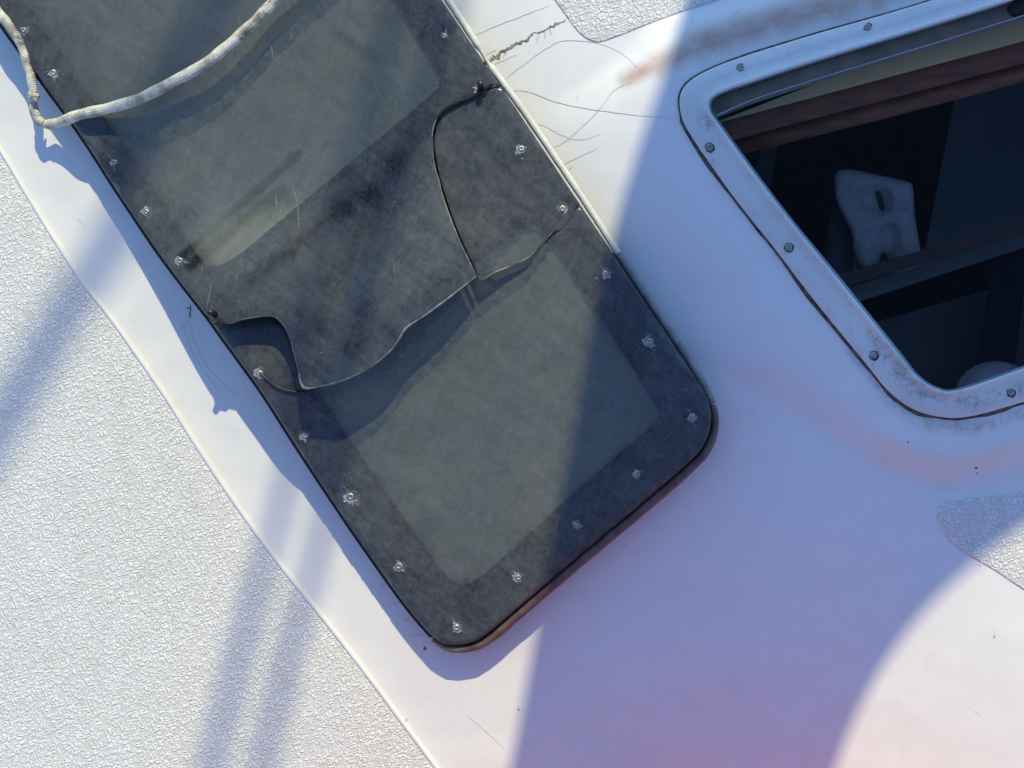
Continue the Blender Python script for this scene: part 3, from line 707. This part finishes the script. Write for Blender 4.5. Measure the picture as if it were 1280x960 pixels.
_g = sheet('glass_pane', inset(HIc, -2), lambda x, y: zbase(x, y)+0.011-0.006, 0.003, [MAT['glass'], MAT['glass'], MAT['alu']], hat, 120)
for _p in _g.data.polygons: _p.use_smooth = False
for x, y in ((926,85),(1085,34),(887,184),(986,309),(1092,444),(1264,490)):
    s_ = screw_mesh('screw', 4.3*S, 0.0007, MAT['steel'], hat, at(x, y, hz(x, y)+0.0040))
    blob('grime_ring', x+0.5, y+0.5, 6.2, MAT['grime'], s_, 0.0002, 16, 0.12, base=hz(x, y)+0.0040)
for sh, r, zz in ((13, 1.1, -0.008),):
    tube('trim_strip', [at(x, y+sh, hz(x, y)+zz) for x, y in catmull([(893,133),(940,112),(1020,86),(1178,38),(1300,0),(1600,-92)], 4)], r*S, MAT['chrome'], hat, 8)
def prism(name, poly, zt, th, mat, parent=None, spacing=80): return sheet(name, poly, lambda x, y: np.full(np.shape(x), zt, float), th, [mat], parent, spacing, loc=None)
tube('latch_knob', [at(1262, 12, .048), at(1268, 12, .052), at(1280, 9, .053), at(1300, 2, .052)], [0.003, 0.0065, 0.0075, 0.004], MAT['black'], hat, 12)

# ------------------------------------------------------------------ cabin below the hatch
def box_in(x0, y0, x1, y1, zt, zb):
    c = [(x0, y0), (x1, y0), (x1, y1), (x0, y1)]; k = S
    f = lambda p, z: Vector(((p[0]-640)*k, (480-p[1])*k, z))
    V = [f(p, zt) for p in c]+[f(p, zb) for p in c]
    return V, [(0, 1, 5, 4), (1, 2, 6, 5), (2, 3, 7, 6), (3, 0, 4, 7), (4, 5, 6, 7)]
V, F = box_in(720, -330, 1900, 700, 0.02, -0.62); cab = link('cabin_interior', V, F, MAT['dark'], None, False); tagit(cab, kind='structure')
def part_thing(name, label, cat, poly, zt, th, mat):
    x = sum(p[0] for p in poly)/len(poly); y = sum(p[1] for p in poly)/len(poly)
    o = sheet(name, poly, lambda a, b: np.full(np.shape(a), zt, float), th, [MAT[mat]], None, 90, loc=at(x, y, zt-th)); o.data.polygons.foreach_set('use_smooth', [False]*len(o.data.polygons))
    return tagit(o, label, cat)
sheet('inner_coaming', [(876,130),(938,103),(1020,74),(1178,26),(1300,-14),(1600,-110),(1600,-75),(1300,20),(1178,56),(1020,104),(940,130),(890,150)], lambda a, b: zbase(a, b)-0.012, 0.01, [MAT['coam']], hat, 80)
part_thing('headliner_strip', 'narrow ivory liner strip just under the top rail of the hatch', 'trim', [(862,166),(1020,104),(1300,14),(1700,-115),(1700,-60),(1300,46),(862,163)], 0.022, 0.01, 'ivory')
# wooden beam with a rounded nose, lower face stepping down
bt = part_thing('wooden_beam', 'dark varnished wooden beam crossing the cabin below the ivory strip', 'beam', [(840,164),(1300,42),(1700,-70),(1700,-38),(1300,74),(840,195)], 0.008, 0.03, 'wood')
sheet('lower_lip', [(840,195),(1300,74),(1700,-38),(1700,-12),(1300,97),(1100,150),(840,215)], lambda a, b: np.full(np.shape(a), 0.0, float), 0.018, [MAT['wood']], bt, 90)
part_thing('bulkhead', 'blue grey cabin panel to the right of the white jug', 'panel', [(1198,100),(1700,-40),(1700,190),(1300,300),(1150,345)], -0.30, 0.02, 'navy')
part_thing('bulkhead_edge', 'dim narrow blue panel edge left of the jug under the wooden beam', 'panel', [(960,160),(975,160),(962,245),(940,230)], -0.35, 0.02, 'navy')
part_thing('wooden_rail', 'thin dark wooden rail in front of the white jug', 'rail', [(1020,352),(1300,268),(1700,148),(1700,164),(1300,284),(1020,370)], -0.10, 0.02, 'rail')
part_thing('cabin_shelf', 'grey shelf edge directly below the thin wooden rail', 'shelf', [(1030,369),(1300,287),(1700,166),(1700,186),(1300,303),(1040,388)], -0.14, 0.02, 'teal')
part_thing('galley_counter', 'dim grey counter below the shelf and left of the dark post', 'counter', [(1075,408),(1236,362),(1222,500),(1090,500)], -0.32, 0.02, 'teal')
part_thing('locker_front', 'dim grey locker front right of the dark post', 'locker', [(1284,340),(1420,300),(1420,460),(1262,500)], -0.30, 0.02, 'teal')
part_thing('cabin_post', 'black post between the grey counter and the locker', 'post', [(1240,330),(1284,318),(1262,510),(1212,510)], -0.22, 0.03, 'dark')
# white jug with grip hole and cap
jz = -0.17
jug = thing('plastic_jug', at(1095, 275, jz-0.2), 'milky white plastic jug with a grip hole standing in the dark cabin', 'jug')
jo = catmull([(1042,224),(1046,214),(1054,211),(1074,213),(1105,220),(1132,226),(1140,231),(1142,242),(1143,262),(1146,285),(1151,315),(1154,345),(1136,349),(1116,347),(1111,326),(1104,316),(1099,326),(1098,346),(1082,350),(1068,348),(1066,322),(1065,295),(1057,276),(1046,254)], 5, True)
sheet('jug_side', [(1045,236),(1062,290),(1100,300),(1146,300),(1152,350),(1060,362),(1024,362),(1034,290)], lambda x, y: np.full(np.shape(x), jz-0.04, float), 0.10, [MAT['jugshade']], jug, 12, 5)  # darker copy of the jug plastic puts the side's shade into its colour
jh = catmull([(1094,240),(1099,239),(1103,247),(1106,260),(1102,264),(1097,254)], 4, True)
def jzf(x, y):
    return jz-0.016*np.exp(-(((x-1094)/17)**2+((y-250)/14)**2)**2)-0.008*sstep(276, 290, y)*np.exp(-((x-1112)/9)**2)-0.006*np.exp(-(((x-1130)/8)**2+((y-256)/4)**2))-0.02*sstep(300, 345, y)
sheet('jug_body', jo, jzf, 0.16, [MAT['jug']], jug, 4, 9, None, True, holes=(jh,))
sheet('grip_recess', inset(jh, -3), lambda x, y: np.full(np.shape(x), jz-0.035, float), 0.004, [MAT['navy']], jug, 20)
tube('jug_handle', [at(1074, 276, jz-.012), at(1078, 290, jz-.007), at(1083, 315, jz-.006), at(1085, 338, jz-.014)], [.006, .010, .011, .008], MAT['jug'], jug, 14, squash=0.8)
cup = thing('bowl', at(1245, 482, -0.18), 'pale upturned bowl at the lower corner of the hatch opening', 'bowl')
V = []; F = []
for i in range(7):
    a = i/6*math.pi/2
    for k in range(24): t = 2*math.pi*k/24; V.append(at(1245, 494, -0.18)+Vector((.036*math.cos(a)*math.cos(t), .030*math.cos(a)*math.sin(t), .02*math.sin(a))))
for i in range(6):
    for k in range(24): F.append((i*24+k, i*24+(k+1) % 24, (i+1)*24+(k+1) % 24, (i+1)*24+k))
link('bowl_shell', V, F, MAT['jug'], cup)

# ------------------------------------------------------------------ things above and beside the frame that shade and colour it
def lifted(px, py, D): return at(px, py, zb1(px, py))+TOSUN*D
# canvas awning: added out of view, cut so its edges throw the curved shadow lines
lft = catmull([(905,-160),(872,-50),(856,0),(826,110),(790,215),(762,310),(735,440),(708,590),(682,720),(660,840),(637,960),(612,1080)], 6)
rgt = catmull([(1010,1080),(1036,985),(1056,925),(1082,866),(1120,803),(1168,745),(1225,694),(1290,646),(1400,580),(1560,515)], 6)
poly = lft+rgt+[(1560, 100), (1500, -160)]
v2, e2, f2, *_ = delaunay_2d_cdt([Vector(p) for p in poly], [(i, (i+1) % len(poly)) for i in range(len(poly))], [], 0, 1e-5)
F2 = [f for f in f2 if inside(sum(v2[i].x for i in f)/3, sum(v2[i].y for i in f)/3, poly)[0]]
V = [lifted(v.x, v.y, 1.6) for v in v2]; nb = len(V); V += [v+Vector((0, 0, 0.004)) for v in V]
F = [tuple(f) for f in F2]+[tuple(nb+i for i in f[::-1]) for f in F2]
e_ = {}
for f in F2:
    for i in range(3):
        k = frozenset((f[i], f[(i+1) % 3])); e_[k] = None if k in e_ else (f[i], f[(i+1) % 3])
F += [(e[0], e[1], nb+e[1], nb+e[0]) for e in e_.values() if e]
aw = link('canvas_blocker', V, F, MAT['canvas'], None, False, lifted(1200, 500, 1.6)); tagit(aw, 'white canvas awning added out of view to throw the curved shade', 'blocker')
for (a, b, D, r, lb) in (((315,760),(269,940),3.4,.0068,'steel shroud wire above the window, throwing the left of the close pair of stripes'), ((370,786),(331,940),3.4,.0068,'steel shroud wire above the window, throwing the right of the close pair of stripes'), ((98,365),(0,536),4.2,.0120,'thick steel stay throwing the wide soft stripe at the far left of the deck')):
    d = (b[0]-a[0], b[1]-a[1]); L = math.hypot(*d); d = (d[0]/L, d[1]/L)
    pts = [lifted(a[0]+d[0]*t, a[1]+d[1]*t, D) for t in (-1500, -700, 0, 700, 1400)]
    o = tube('shroud_wire', pts, r, MAT['wire'], None, 12, loc=pts[2]); tagit(o, lb, 'wire', 'rigging wires above the deck')
# red bag shape added below the view to bounce pink onto the gelcoat
V = []; F = []; N = 40; M = 24; c0 = Vector((0.14, -0.61, 0.19))
for i in range(N+1):
    t = i/N; x = (t-0.5)*0.70; rr_ = 0.25*(max(0, 1-abs(2*t-1)**6))**0.5
    for k in range(M):
        a = 2*math.pi*k/M; q = rr_*(1+0.06*math.sin(5*a+t*9)+0.05*math.sin(t*31+a))
        V.append(c0+Vector((x, q*math.cos(a), q*0.9*math.sin(a)+0.03*math.sin(t*6))))
for i in range(N):
    for k in range(M): F.append((i*M+k, i*M+(k+1) % M, (i+1)*M+(k+1) % M, (i+1)*M+k))
bag = link('bounce_bag', V, F, MAT['red'], None, True, c0-Vector((0, 0, .16))); tagit(bag, 'long red canvas bag shape, added out of view to bounce pink light', 'bag')
